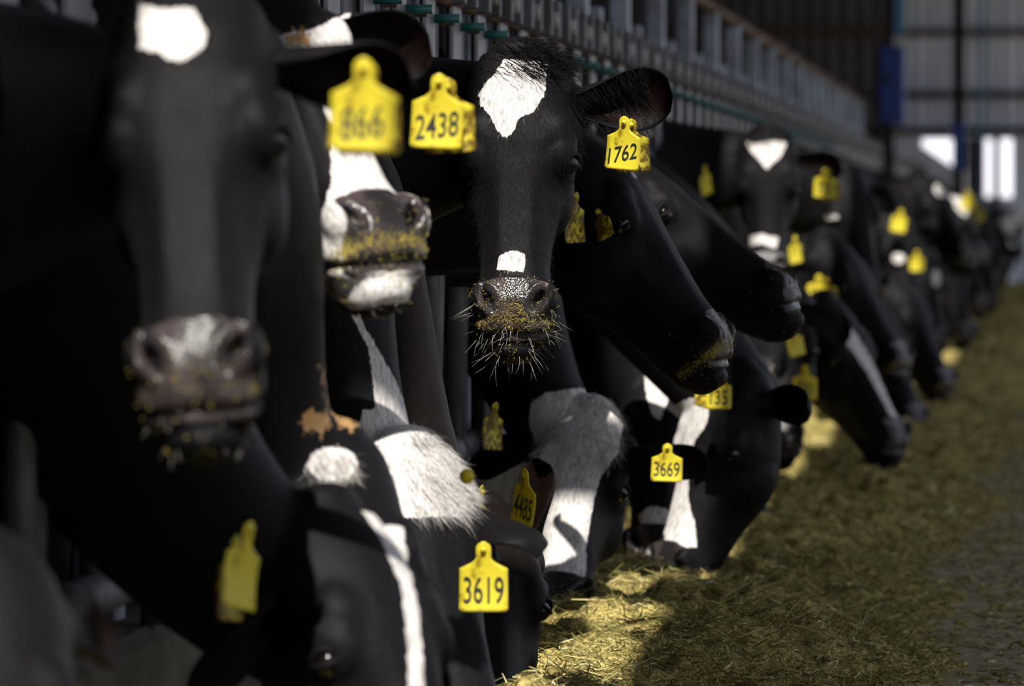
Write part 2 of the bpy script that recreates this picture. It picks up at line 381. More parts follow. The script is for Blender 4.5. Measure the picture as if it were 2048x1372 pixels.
def build_feed():
    m = NT('chopped_green_feed'); P = m.pos(); PS = m.scale(P, (1, 1, 1))
    n1 = m.noise(PS, 160, 4, .7); n2 = m.noise(PS, 26, 4, .6); n3 = m.noise(PS, 7, 3)
    c = m.mix(m.smooth(n1, .35, .68), (.085, .068, .02), (.76, .62, .21)); c = m.mix(m.smooth(n2, .4, .7, 0, .55), c, (.10, .095, .025))  # dark noise tone paints the shade of crevices between the bits
    c = m.mix(m.smooth(n3, .5, .75, 0, .5), c, (.10, .07, .03)); m.l(c, m.b.inputs['Base Color']); m.b.inputs['Roughness'].default_value = .9
    m.b.inputs['Specular IOR Level'].default_value = .15; m.bump(n1, 1, .006)
    root = empty('feed_pile', (-.8, 10, 0), 'long heap of chopped green and straw coloured feed along the cows', 'feed')
    ys = np.concatenate([np.arange(4, 8, .05), np.arange(8, 15, .016), np.arange(15, 30, .05), np.arange(30, 61, .2)])
    xs = np.concatenate([np.arange(-1.42, -.1, .014), np.arange(-.1, .35, .04)])
    X, Y = np.meshgrid(xs, ys); Z = feed_surf(X, Y); V = np.stack([X, Y, Z], -1).reshape(-1, 3)
    a = np.arange(len(ys)*len(xs)).reshape(len(ys), len(xs)); F = np.stack([a[:-1, :-1], a[:-1, 1:], a[1:, 1:], a[1:, :-1]], -1).reshape(-1, 4)
    o = mesh('feed_mound', V, F, m.m, root); local(o, root); o['kind'] = 'stuff'
    # straw and leaf blades
    ms = NT('straw_blades'); cc = ms.attr('tone'); r = ms.n('ShaderNodeValToRGB'); ms.l(cc, r.inputs[0]); e = r.color_ramp.elements
    e[0].position = 0; e[0].color = (.10, .085, .03, 1); e[1].position = 1; e[1].color = (.88, .78, .50, 1)
    for p_, c_ in ((.3, (.20, .17, .055, 1)), (.5, (.20, .22, .055, 1)), (.65, (.42, .35, .13, 1)), (.85, (.62, .53, .25, 1))):
        x = e.new(p_); x.color = c_
    ms.l(r.outputs[0], ms.b.inputs['Base Color']); ms.b.inputs['Roughness'].default_value = .7; ms.b.inputs['Specular IOR Level'].default_value = .2
    def blades(N, ya, yb, name, ls, wsc, xr=(-1.38, -.12), conc=False):
        y = ya+(yb-ya)*RNG.random(N)**1.2; x = RNG.uniform(*xr, N)
        h = feed_surf(x, y); keep = (h > .004) if not conc else (h < .03)
        x, y, h = x[keep], y[keep], h[keep]; h = np.maximum(h, 0); N = len(x)
        L = np.exp(RNG.normal(math.log(ls), .55, N)); L = np.clip(L, .006, .11); a = RNG.uniform(0, 2*math.pi, N); el = RNG.normal(.0, .33 if not conc else .08, N)
        D = np.stack([np.cos(a)*np.cos(el), np.sin(a)*np.cos(el), np.sin(el)], -1)
        S = np.cross(D, RNG.normal(0, 1, (N, 3))); S /= np.linalg.norm(S, axis=1)[:, None]; T = np.cross(D, S)
        w = RNG.uniform(.0007, .0021, N)*wsc
        c0 = np.stack([x, y, h+np.abs(np.sin(el))*L*.35+RNG.uniform(0, .006, N)], -1); V = np.zeros((N, 9, 3)); bend = RNG.normal(0, .12, N)*L
        for j, t in enumerate((-.5, 0, .5)):
            c = c0+D*(L*t)[:, None]+T*(bend*(1-4*t*t))[:, None]*.5; ww = w*(1.0 if t == 0 else .6)
            V[:, 3*j] = c+S*ww[:, None]; V[:, 3*j+1] = c-S*ww[:, None]*.5+T*ww[:, None]*.5; V[:, 3*j+2] = c-S*ww[:, None]*.5-T*ww[:, None]*.5
        fb = []
        for j in (0, 1):
            for k in range(3): fb.append((3*j+k, 3*j+(k+1) % 3, 3*j+3+(k+1) % 3, 3*j+3+k))
        F = (np.array(fb)[None]+(np.arange(N)*9)[:, None, None]).reshape(-1, 4)
        tn = np.repeat(np.clip(RNG.beta(1.3, 1.7, N), 0, 1), 9)
        o = mesh(name, V.reshape(-1, 3), F, ms.m, root, False, {'tone': tn}); local(o, root); o['kind'] = 'stuff'
    blades(62000, 8.2, 14, 'straw_blades', .020, 1.0)
    blades(9000, 14, 26, 'distant_straw_blades', .04, 2.0)
    blades(2500, 5, 8.2, 'near_straw_blades', .03, 1.0)
    blades(15000, 8.5, 26, 'scattered_straw', .018, 1.2, (-.5, .25), True)
    # loose clods scattered on the concrete
    mb = MB()
    for _ in range(700):
        y = random.uniform(9, 22); x = random.uniform(-.42, .12); s = random.uniform(.003, .011)
        hz = max(0, float(feed_surf(np.array(x), np.array(y))))
        mb.ball((x, y, hz+s*.3), (s*random.uniform(.8, 1.6), s*random.uniform(.8, 1.6), s*.6), None, 6, 4)
    o = mb.obj('loose_clods', m.m, root, False, 'stuff'); local(o, root)
build_feed()

# ---------------------------------------------------------------- cows
def rotm(yw, pt, rl):
    return np.array(Matrix.Rotation(math.radians(yw), 3, 'Z') @ Matrix.Rotation(math.radians(rl), 3, 'Y') @ Matrix.Rotation(-math.radians(pt), 3, 'X'))
def ring(c, ax, ay, a, bf, bb, pn=2.3, n=28, jaw=.8, off=0):
    """closed cross-section: ax lateral, ay front(-)/back(+)"""
    out = []
    for k in range(n):
        th = 2*math.pi*k/n; cx, sy = math.cos(th), math.sin(th)
        x = math.copysign(abs(cx)**(2/pn), cx)*a; y = math.copysign(abs(sy)**(2/pn), sy)
        if y < 0: yy = y*bf
        else: yy = y*bb; x *= 1-(1-jaw)*y
        out.append(np.array(c)+np.array(ax)*x+np.array(ay)*yy)
    return out
HX = np.array([1., 0, 0]); HY = np.array([0, 1., 0])
SK = [(.035, .045, .045, .10), (.02, .075, .015, .14), (-.01, .093, .0, .175), (-.06, .104, -.014, .205), (-.12, .109, -.022, .225), (-.17, .112, -.024, .24), (-.215, .108, -.020, .25),
      (-.26, .090, -.014, .245), (-.31, .076, -.010, .215), (-.36, .068, -.008, .18), (-.41, .065, -.008, .155), (-.45, .069, -.012, .14), (-.485, .0765, -.014, .13),
      (-.515, .0785, -.008, .12), (-.54, .073, .004, .11), (-.555, .055, .022, .10)]
def head_parts(mb):
    rs = []
    for z, a, yf, yb in SK:
        c = (0, (yf+yb)*.42, z); rs.append(ring(c, HX, HY, a, c[1]-yf, yb-c[1], 2.2 if z < -.3 else 2.2))
    mb.loft(rs)
    # lower jaw
    J = [(-.20, .07, .13, .25), (-.28, .062, .12, .235), (-.36, .05, .10, .195), (-.44, .046, .075, .165), (-.50, .05, .055, .15), (-.545, .052, .038, .135), (-.572, .044, .034, .115), (-.585, .026, .045, .095)]
    mb.loft([ring((0, (f+b)/2, z), HX, HY, a, (b-f)/2, (b-f)/2, 2.2) for z, a, f, b in J])
    for s in (-1, 1):
        mb.ball((s*.080, .035, -.185), (.036, .045, .05)); mb.ball((s*.066, .012, -.145), (.036, .028, .045))      # orbit and brow
        mb.ball((s*.062, .125, -.235), (.045, .085, .085))                                                        # cheek
        mb.ball((s*.054, .010, -.480), (.030, .030, .036))                                                        # nostril wing
        mb.ball((s*.085, .095, -.055), (.035, .04, .04))                                                          # ear base
    mb.ball((0, .05, .02), (.06, .05, .035))
def detail(h, nrm):
    """sculpt details in head space; h: points, returns displacement along normal"""
    x, y, z = np.abs(h[:, 0]), h[:, 1], h[:, 2]; d = np.zeros(len(h))
    def g(cx, cy, cz, sx, sy, sz): return np.exp(-(((x-cx)/sx)**2+((y-cy)/sy)**2+((z-cz)/sz)**2))
    # nostril: comma-shaped pit
    u = (x-.048)*.894-(z+.482)*.447; w = (x-.048)*.447+(z+.482)*.894
    d -= .028*np.exp(-((u/.0115)**2+(w/.025)**2)**1.6)*(y < .035)
    d += .0035*np.exp(-((np.hypot(u/.020, w/.034)-1)/.25)**2)*(y < .04)
    # mouth line
    ml = -.552+np.clip((y-.02)/.1, 0, 1.1)*.085
    d -= .011*np.exp(-((z-ml)/.0065)**2)*(y < .13)*(z < -.43)
    d -= .006*g(0, 0, -.535, .006, .05, .03)                       # philtrum
    d -= .007*g(.07, .03, -.27, .018, .035, .05)                    # hollow before the eye
    d += .006*g(.073, .06, -.29, .015, .025, .05)                   # facial crest
    d -= .009*g(.095, .09, -.13, .02, .03, .03)                     # temple
    d += .006*g(.105, .028, -.155, .03, .014, .012)                 # brow fold
    d -= .008*g(.115, .035, -.205, .022, .022, .014)                # eye socket
    d += .003*g(.105, .02, -.245, .02, .01, .006)
    d -= .004*g(0, -.02, -.19, .03, .04, .05)                       # dished brow
    d += .0035*g(.03, -.01, -.33, .012, .03, .09)                   # nasal ridges
    return d
EYEC = np.array([.0955, .036, -.203])
def bez(p0, p1, p2, p3, n):
    t = np.linspace(0, 1, n)[:, None]; return (1-t)**3*p0+3*t*(1-t)**2*p1+3*t*t*(1-t)*p2+t**3*p3
def unit(v): v = np.asarray(v, float); return v/(np.linalg.norm(v)+1e-9)

def sdf_poly(P, poly):
    poly = np.asarray(poly, float); d = np.full(len(P), 1e9); ins = np.zeros(len(P), bool)
    for i in range(len(poly)):
        a, b = poly[i], poly[(i+1) % len(poly)]; ab = b-a; t = np.clip(((P-a)@ab)/(ab@ab+1e-9), 0, 1)
        d = np.minimum(d, np.linalg.norm(P-a-t[:, None]*ab, axis=1))
        c = ((a[1] > P[:, 1]) != (b[1] > P[:, 1])) & (P[:, 0] < (b[0]-a[0])*(P[:, 1]-a[1])/(b[1]-a[1]+1e-12)+a[0]); ins ^= c
    return np.where(ins, d, -d)

def ear_mesh(root, dr, face, L=.205, w=.062, n=22, m=14, droop=.03):
    """leaf-shaped cupped ear: root point, direction, direction the opening faces"""
    dr = unit(dr); face = unit(np.asarray(face)-dr*(np.asarray(face)@dr)); side = np.cross(dr, face)
    V = []; inner = []
    for layer in (0, 1):
        for i in range(n+1):
            u = i/n; ww = w*(.42+.58*math.sin(math.pi*min(1, (u+.02)*.62+.08)))*math.sqrt(max(0, 1-max(0, (u-.55)/.45)**2.4))+.0006
            K = 2.75*(1-u)**1.3+.75*(1-(1-u)**2)*(1-.35*u)
            rr = ww/K
            th = .0035 if layer else -.0035; th *= (.4+.6*min(1, 6*(1-u)))
            for j in range(m+1):
                v = -1+2*j/m; an = v*K; q = (1-.7*abs(v)**6)
                r2 = rr-th*q if True else rr
                c = np.asarray(root)+dr*(L*u)+np.array([0, 0, -droop])*u*u
                V.append(c+side*(r2*math.sin(an))+face*(r2*(-math.cos(an))+rr*math.cos(K)*.0+rr*.6))
                inner.append(1.0 if layer and abs(v) < .84 and u > .06 else 0.0)
    F = []; N = (n+1)*(m+1); q = m+1
    for i in range(n):
        for j in range(m):
            a = i*q+j; F.append((a, a+1, a+q+1, a+q)); b = a+N; F.append((b, b+q, b+q+1, b+1))
        for j, fl in ((0, 0), (m, 1)):
            a = i*q+j; f = (a, a+q, a+q+N, a+N); F.append(f if not fl else f[::-1])
    for j in range(m):
        a = n*q+j; F.append((a, a+1, a+1+N, a+N))
    return np.array(V), F, np.array(inner)

def strands(P, D, L, rad, mat, name, parent, attrs=None, gravity=.0, segs=4, curl=.0, taper=True):
    N = len(P); P = np.asarray(P); D = D/np.linalg.norm(D, axis=1)[:, None]; L = np.asarray(L)*np.ones(N); rad = np.asarray(rad)*np.ones(N)
    S = np.cross(D, RNG.normal(0, 1, (N, 3))); S /= np.linalg.norm(S, axis=1)[:, None]+1e-9; T = np.cross(D, S)
    V = np.zeros((N, (segs+1)*3, 3)); bend = RNG.normal(0, 1, N)*curl
    for i in range(segs+1):
        t = i/segs; c = P+D*(L*t)[:, None]+S*(bend*L*t*t)[:, None]+np.array([0, 0, -1])*(gravity*L*t*t)[:, None]
        r = rad*((1-t)**.7*.95+.05 if taper else 1)
        for k in range(3):
            a = 2*math.pi*k/3; V[:, 3*i+k] = c+S*(r*math.cos(a))[:, None]+T*(r*math.sin(a))[:, None]
    fb = [(3*i+k, 3*i+(k+1) % 3, 3*i+3+(k+1) % 3, 3*i+3+k) for i in range(segs) for k in range(3)]
    F = (np.array(fb)[None]+(np.arange(N)*(segs+1)*3)[:, None, None]).reshape(-1, 4)
    at = {k: np.repeat(v, (segs+1)*3, axis=0) for k, v in (attrs or {}).items()}
    return mesh(name, V.reshape(-1, 3), F, mat, parent, True, at, kind='stuff')

# ---- ear tags
def halfw(t):      # t: 0 bottom .. 1 top, metres
    if t < .62: return .0375*(1-.02*(t/.62)) - (.004*max(0, 1-t/.04)**2)
    if t < .80: k = (t-.62)/.18; return .0375+( .0105-.0375)*(1-(1-k)**2.2)
    k = (t-.80)/.20; return max(.0015, .0115*math.sqrt(max(0, 1-max(0, (k-.45)/.55)**2)))
def text_mesh(txt):
    cu = bpy.data.curves.new('tmp', 'FONT'); cu.body = txt; cu.size = 1; cu.align_x = 'CENTER'; cu.resolution_u = 4; cu.offset = .008
    ob = bpy.data.objects.new('tmp', cu); COL.objects.link(ob); bpy.context.view_layer.update()
    me = bpy.data.meshes.new_from_object(ob.evaluated_get(bpy.context.evaluated_depsgraph_get()))
    V = np.array([v.co[:] for v in me.vertices]); F = [tuple(p.vertices) for p in me.polygons]
    bpy.data.objects.remove(ob); bpy.data.curves.remove(cu); return V, F
TXT = {}
def ear_tag(root, top, yw, rl, num=None, H=.108, sc=1.0, dirty=False, bend=.12, pt=0, thin=1.0, slant=0):
    """tag hanging from the pin at world point top"""
    rows, cols = 26, 6; V = []; F = []
    def mp(x, z, o): 
        return np.array([x*thin, -bend*0-(x*x)*3.0*bend+o-.006*math.sin(z/H*3.1), z])
    for o in (-.0011, .0011):
        for i in range(rows+1):
            t = i/rows; 
            for j in range(cols+1): V.append(mp((2*j/cols-1)*halfw(t), (t-.88)*H, o))
    q = cols+1; N = (rows+1)*q
    for i in range(rows):
        for j in range(cols):
            a = i*q+j; F.append((a, a+1, a+q+1, a+q)); b = a+N; F.append((b, b+q, b+q+1, b+1))
        a = i*q; F.append((a, a+q, a+q+N, a+N)); a += cols; F.append((a, a+N, a+q+N, a+q))
    for j in range(cols): F.append((j, j+N, j+1+N, j+1)); a = rows*q+j; F.append((a, a+1, a+1+N, a+N))
    R = rotm(yw, pt, rl)
    o = mesh('ear_tag', np.array(V)*sc, F, TAGD if dirty else TAG, root, True)
    M = Matrix.Translation(Vector(top)-root.location) @ Matrix(R.tolist()).to_4x4(); o.matrix_basis = M
    o['label'] = ('yellow ear tag numbered '+num) if num else ('dirty yellow ear tag' if dirty else 'yellow ear tag')
    s = MB().tube([(0, -.0055, 0), (0, .002, 0)], [.0042, .0055], 12).tube([(0, -.0075, 0), (0, -.005, 0)], [.0016, .0024], 8).obj('stud', TAG, o, True)
    if num:
        if num not in TXT: TXT[num] = text_mesh(num)
        tv, tf = TXT[num]; tv = tv.copy(); w = tv[:, 0].max()-tv[:, 0].min(); hh = tv[:, 1].max()-tv[:, 1].min()
        wt = .062 if len(num) > 3 else .05
        tx = (tv[:, 0]-(tv[:, 0].max()+tv[:, 0].min())/2)/w*wt; tz = (tv[:, 1]-tv[:, 1].min())/hh*.042*(H/.108)-.88*H+.012
        cz = tz.mean(); tz = cz+(tz-cz)*(1-.25*abs(slant)/.3)+tx*slant
        P = np.array([mp(a, b, -.0020) for a, b in zip(tx, tz)])*sc
        mesh('number', P, tf, INK, o, False)
    return o

COWS = {}
def cow(key, label, anchor, Y, yw, pt, rl=0, sc=1.0, by=None, res=.007, coat=COAT, white=(), mud=(), dust=1.0, ears=None, tags=(), sx=None, sz=1.06, body_white=(), pitchn=0, lashes=False):
    """anchor: pixel of the brow point between the eyes; Y its distance"""
    R = rotm(yw, pt, rl)*sc; A = W(*anchor, Y); org = A-R@np.array([0, -.02, -.203])
    Hm = lambda p: (R@np.asarray(p, float).T).T+org
    by = Y if by is None else by
    sxx = sx if sx is not None else min(-1.52, org[0]-.50)
    mb = MB(); head_parts(mb); mb.V = [tuple(v) for v in Hm(np.array(mb.V))]
    # neck
    n0 = Hm((0, .13, -.09)); yl = unit(R[:, 1]); S0 = np.array([sxx-.12, by, sz]); d = unit(S0-n0)
    d0 = unit(yl*.55+d*1.0+unit(R[:, 2])*.15*(pt < 60)); Ln = np.linalg.norm(S0-n0)
    C = bez(n0, n0+d0*Ln*.38, S0+np.array([.42*Ln, 0, -.0]), S0, 15); side1 = np.array([0., 1, 0]); side0 = unit(R[:, 0]); rs = []
    for i, p in enumerate(C):
        t = i/14; tg = unit(C[min(i+1, 14)]-C[max(i-1, 0)]); s = side0*(1-t)+side1*t; s = unit(s-tg*(s@tg)); v = np.cross(s, tg)
        a = (.088+.115*t**1.3)*sc; b = (.118+.20*t**1.15)*sc
        rs.append(ring(p-v*0*(1 if v[2] > 0 else -1), s, v, a, b, b, 2.15, 28, 1.0))
    mb.loft(rs)
    # trunk
    T = [(.04, .96, .10, .16), (-.06, .98, .18, .27), (-.25, 1.03, .235, .345), (-.6, 1.0, .275, .37), (-1.0, .985, .29, .385), (-1.4, 1.03, .275, .35), (-1.7, 1.09, .22, .275), (-1.86, 1.13, .12, .17)]
    mb.loft([ring((sxx+x, by, z), (0, 1, 0), (0, 0, 1), a, b, b, 2.3, 28, 1.0) for x, z, a, b in T])
    for s in (-1, 1):
        mb.tube([(sxx-.16, by+s*.15, .9), (sxx-.13, by+s*.14, .62), (sxx-.13, by+s*.135, .42), (sxx-.15, by+s*.13, .14), (sxx-.12, by+s*.13, .07), (sxx-.10, by+s*.13, 0)], [.12, .075, .055, .038, .05, .06], 14)
        mb.tube([(sxx-1.58, by+s*.16, 1.0), (sxx-1.50, by+s*.17, .75), (sxx-1.74, by+s*.15, .48), (sxx-1.70, by+s*.15, .15), (sxx-1.66, by+s*.15, .07), (sxx-1.63, by+s*.15, 0)], [.17, .12, .055, .04, .05, .06], 14)
    mb.ball((sxx-1.45, by, .62), (.22, .17, .15))
    mb.tube([(sxx-1.83, by, 1.27), (sxx-1.93, by, 1.15), (sxx-1.95, by, .7), (sxx-1.93, by, .45)], [.035, .026, .02, .03], 8)
    # one continuous skin
    tmp = mb.obj('tmp'); m1 = tmp.modifiers.new('r', 'REMESH'); m1.mode = 'VOXEL'; m1.voxel_size = res; m1.adaptivity = 0
    m2 = tmp.modifiers.new('s', 'SMOOTH'); m2.factor = .5; m2.iterations = max(3, int(.035/res)+1)
    bpy.context.view_layer.update()
    me = bpy.data.meshes.new_from_object(tmp.evaluated_get(bpy.context.evaluated_depsgraph_get())); bpy.data.objects.remove(tmp)
    n = len(me.vertices); co = np.empty(n*3); me.vertices.foreach_get('co', co); co = co.reshape(-1, 3)
    nm = np.empty(n*3); me.vertices.foreach_get('normal', nm); nm = nm.reshape(-1, 3)
    Ri = np.linalg.inv(R); h = (co-org)@Ri.T
    inh = (h[:, 2] < .06) & (h[:, 2] > -.62) & (np.abs(h[:, 0]) < .17) & (h[:, 1] > -.08) & (h[:, 1] < .28)
    dd = np.zeros(n); dd[inh] = detail(h[inh], nm[inh]); co = co+nm*(dd*sc)[:, None]; me.vertices.foreach_set('co', co.ravel())
    # lighten the trunk
    tm = bpy.data.objects.new('tmp', me); COL.objects.link(tm); vg = tm.vertex_groups.new(name='g')
    dist = np.linalg.norm(co-org, axis=1); farv = (co[:, 0] < sxx+.16) | ((dist > 1.0))
    vg.add(np.nonzero(farv)[0].tolist(), 1.0, 'REPLACE')
    fr = farv.mean(); nonf = 1-fr
    dm = tm.modifiers.new('d', 'DECIMATE'); dm.vertex_group = 'g'; dm.ratio = nonf+fr*(.05 if res < .01 else .12); bpy.context.view_layer.update()
    me2 = bpy.data.meshes.new_from_object(tm.evaluated_get(bpy.context.evaluated_depsgraph_get())); bpy.data.objects.remove(tm)
    n = len(me2.vertices); co = np.empty(n*3); me2.vertices.foreach_get('co', co); co = co.reshape(-1, 3)
    FL = [tuple(p.vertices) for p in me2.polygons]; inner = np.zeros(n)
    V = [co]; base = n
    # ears
    ear_defs = ears or {}
    for s in (-1, 1):
        e = ear_defs.get(s, {}); rt = Hm((s*.088, .095, -.06))
        dr = e.get('dir'); dr = unit(R@np.array([s*1.0, .25, -.12])) if dr is None else unit(dr)
        fc = e.get('face'); fc = unit(R@np.array([0, -1.0, -.35])) if fc is None else unit(fc)
        ev, ef, inn = ear_mesh(rt-dr*.015, dr, fc, e.get('L', .205)*sc, e.get('w', .062)*sc, droop=e.get('droop', .025))
        V.append(ev); FL += [tuple(base+i for i in f) for f in ef]; inner = np.concatenate([inner, inn]); base += len(ev)
    # eyelids
    lidc = []
    for s in (-1, 1):
        c = EYEC*np.array([s, 1, 1]); out = unit(np.array([s*.80, -.58, .05])); sd_ = unit(np.cross((0, 0, 1), out))*(1); up_ = np.cross(out, sd_)
        for sg, bul in ((1, .80), (-1, .62)):
            pts = []; rad = []
            for i in range(11):
                t = -1+2*i/10; pts.append(c+out*(.0205-.010*t*t+(.002 if sg > 0 else 0))+sd_*(.0225*t)+up_*(sg*.0155*bul*(1-t*t)+.002*t*s)); rad.append(.0046*(1-.45*t*t) if sg > 0 else .0038*(1-.4*t*t))
            lb = MB().tube(Hm(np.array(pts)), [q*sc for q in rad], 8); V.append(np.array(lb.V)); FL += [tuple(base+i for i in f) for f in lb.F]; inner = np.concatenate([inner, np.zeros(len(lb.V))]); base += len(lb.V)
    V = np.concatenate(V); h = (V-org)@Ri.T; pxy = proj(V); spx = FPX/((V-CP)@FW)
    patch = np.full(len(V), -1.0)
    for poly in white:
        patch = np.maximum(patch, sdf_poly(pxy, poly)/spx)
    patch[(V[:, 1] > org[1]+.35)] = -1
    for (cx, cz, a, b) in body_white:            # white areas on the trunk
        patch = np.maximum(patch, .1*(1-np.hypot((V[:, 0]-sxx-cx)/a, (V[:, 2]-cz)/b)))
    patch = np.where(inner > .5, -1, patch)
    mudv = np.zeros(len(V))
    for poly in mud: mudv = np.maximum(mudv, np.clip(.62+sdf_poly(pxy, poly)/spx/.05, 0, .85))
    x, y, z = h[:, 0], h[:, 1], h[:, 2]
    zt = -.442-.35*np.clip(np.abs(x)-.03, 0, 1)
    muz = np.clip(.5+np.minimum.reduce([(zt-z), (z+.555), (.045-y), (.066-np.abs(x))])*40, 0, 1)*(inner < .5)
    q = np.hypot(np.clip(np.abs(x)-.02, 0, 1), (z+.515)*1.0)
    du = np.clip(.52-np.abs(z+.525)/.10, 0, 1)*(y < .12)*dust
    edge = np.clip(1-np.abs(muz-.5)*2, 0, 1)*.06
    du = np.where(inh_any(h), du+edge*dust, 0); du += .07*dust*((z < -.2) & (np.abs(x) < .2) & (z > -.62))
    un = (np.abs(x)-.048)*.894-(z+.482)*.447; wn = (np.abs(x)-.048)*.447+(z+.482)*.894
    nost = np.exp(-((un/.0095)**2+(wn/.0225)**2)**1.5)*(y < .05)
    root = empty('cow', (sxx-.9, by, 0), label, 'cow')
    o = mesh('body', V, FL, coat, root, True, {'hc': h/ sc, 'patch': patch, 'muzzle': muz, 'dust': du, 'mud': mudv, 'inner': inner, 'nostril': nost}); local(o, root)
    for s in (-1, 1):
        c = Hm(EYEC*np.array([s, 1, 1])+np.array([0, 0, 0])); out = unit(R@np.array([s*.80, -.58, .05]))
        e = MB().ball(c, .0215*sc, None, 20, 14).obj('eye', EYE, root, True); local(e, root)
    for t in tags:
        top = W(t['px'][0], t['px'][1], t.get('Y', Y))
        ear_tag(root, top, t.get('yaw', 0), t.get('roll', 0), t.get('num'), sc=t.get('sc', 1.0), H=t.get('H', .108), dirty=t.get('dirty', False), bend=t.get('bend', .12), pt=t.get('pitch', 0), slant=t.get('slant', 0))
    COWS[key] = dict(root=root, V=V, h=h/sc, R=R, org=org, Hm=Hm, patch=patch, body=o, base=n, sc=sc, coat=coat)
    return root
def inh_any(h): return (h[:, 2] < .06) & (h[:, 2] > -.62) & (np.abs(h[:, 0]) < .17) & (h[:, 1] > -.1) & (h[:, 1] < .28)

def hair(key, name, sel, N, Lr, rad, dirf, mat=None, patch=None, lift=.3, gravity=0, curl=.15, segs=4, label=None):
    """strands rooted on the body mesh where sel(h, V) holds; dirf(h) gives the head-space lay direction"""
    c = COWS[key]; me = c['body'].data; n = len(me.vertices); nm = np.empty(n*3); me.vertices.foreach_get('normal', nm); nm = nm.reshape(-1, 3)
    idx = np.nonzero(sel(c['h'], c['V']))[0]
    if not len(idx): print('no hair', key, name); return
    idx = RNG.choice(idx, N); P = c['V'][idx]+RNG.normal(0, .003, (N, 3))-nm[idx]*.002
    D = dirf(c['h'][idx])@(c['R']/c['sc']).T; D = D/np.linalg.norm(D, axis=1)[:, None]+nm[idx]*lift+RNG.normal(0, .12, (N, 3))
    L = RNG.uniform(*Lr, N); at = {'hc': c['h'][idx]+RNG.normal(0, .02, (N, 3)), 'patch': (c['patch'][idx] if patch is None else np.full(N, patch)), 'muzzle': np.zeros(N), 'dust': np.zeros(N), 'mud': np.zeros(N), 'inner': np.zeros(N)}
    o = strands(P, D, L, rad, mat or c['coat'], name, c['root'], at, gravity, segs, curl); local(o, c['root'])
    if label: o['label'] = label
    return o
#@@COWS@@
def disc(cx, cy, rx, ry=None, n=14):
    ry = ry or rx; return [(cx+rx*math.cos(2*math.pi*i/n), cy+ry*math.sin(2*math.pi*i/n)) for i in range(n)]
# near group
cow('Z', 'dim black cow at the lower left corner, nearest of all, head below the frame', (-20, 1490), 5.0, 20, 20, 0, by=4.9, res=.010, ears={-1: dict(dir=(-.5, .8, .1)), 1: dict(dir=(.2, .95, .1))}, sz=1.0)
cow('A', 'nearest full face, blurred black cow with square white forehead patch, tag 866', (366, 258), 5.75, 4, 26, -5, 1.0, by=5.55, res=.0062, sz=1.0,
    white=[[(278, 8), (330, 18), (385, 12), (403, 40), (414, 68), (404, 97), (370, 124), (335, 118), (318, 104), (280, 98), (274, 55)]], dust=.85,
    ears={1: dict(dir=(1, -.05, -.04), face=(.0, -.9, -.75), L=.20, w=.070, droop=.03), -1: dict(dir=(-1, .1, .1))},
    tags=[dict(px=(727, 137), Y=5.58, yaw=2, roll=2, slant=.12, num='866', sc=.98), dict(px=(735, 146), Y=5.62, yaw=10, roll=-1, dirty=True, sc=.98)])
cow('Q', 'blurred black cow with head down and narrow white blaze, bottom edge left of centre', (818, 1278), 6.35, 50, 30, 0, 1.0, by=6.2, res=.0065, sz=1.08,
    white=[[(722, 1020), (760, 1030), (800, 1000), (806, 1050), (818, 1130), (836, 1200), (843, 1290), (850, 1400), (818, 1400), (812, 1250), (800, 1165), (775, 1110), (752, 1060)]],
    ears={-1: dict(dir=(-.42, -.55, -.72), face=(.9, -.1, -.1), L=.20, w=.064), 1: dict(dir=(-.05, .85, .25), face=(.3, -.6, -.6), L=.2, w=.066)},
    tags=[dict(px=(497, 1063), Y=6.12, yaw=66, roll=12, sc=1.02), dict(px=(470, 1090), Y=6.16, yaw=75, roll=6, dirty=True)])
cow('R', 'cow neck with caked tan mud and a cream poll tuft between two blurred cows', (752, 1165), 7.0, 40, 15, 0, by=6.85, res=.008, sx=-1.30, sz=1.06, ears={-1: dict(dir=(-.7, .5, .3)), 1: dict(dir=(-.25, .9, .2), L=.15)},
    white=[disc(665, 928, 52, 34)], mud=[[(640, 735), (668, 738), (690, 790), (716, 830), (718, 870), (680, 860), (655, 800)], disc(628, 845, 34, 28)])
cow('B', 'black cow with broad white blaze and muzzle facing right, tag 2438', (622, 105), 7.25, 40, 40, -2, 1.06, by=7.5, res=.0062, sz=1.04,
    white=[[(496, 30), (560, 68), (620, 60), (700, 22), (705, 70), (720, 200), (750, 298), (800, 360), (858, 420), (868, 500), (850, 600), (700, 620), (610, 560), (606, 520), (640, 440), (662, 360), (664, 250), (600, 130), (540, 95)]], dust=1.1,
    mud=[disc(595, 75, 26, 16)],
    ears={1: dict(dir=(1, .1, -.12), face=(0, -1, -.25), L=.21, w=.072, droop=.02), -1: dict(dir=(-.8, -.4, -.1))},
    tags=[dict(px=(878, 165), Y=7.12, yaw=4, roll=3, slant=.16, num='2438'), dict(px=(896, 174), Y=7.15, yaw=8, roll=-2, dirty=True)])
cow('P', 'cow with white stripe down its neck and white poll tuft, head down, tag 3619', (905, 1122), 7.85, 38, 24, 0, 1.0, by=8.15, res=.0062, sz=1.08,
    white=[[(686, 590), (712, 612), (728, 650), (752, 690), (790, 760), (822, 830), (860, 838), (900, 860), (940, 930), (930, 1035), (800, 1035), (760, 960), (718, 860), (725, 820), (750, 815), (742, 730), (734, 690), (708, 640)]],
    ears={1: dict(dir=(.72, -.6, -.28), face=(-.2, .2, -1), L=.235, w=.070, droop=.02), -1: dict(dir=(-.5, .5, .1))},
    tags=[dict(px=(967, 1100), Y=7.58, yaw=3, roll=0, num='3619', H=.108)], sx=-1.42)
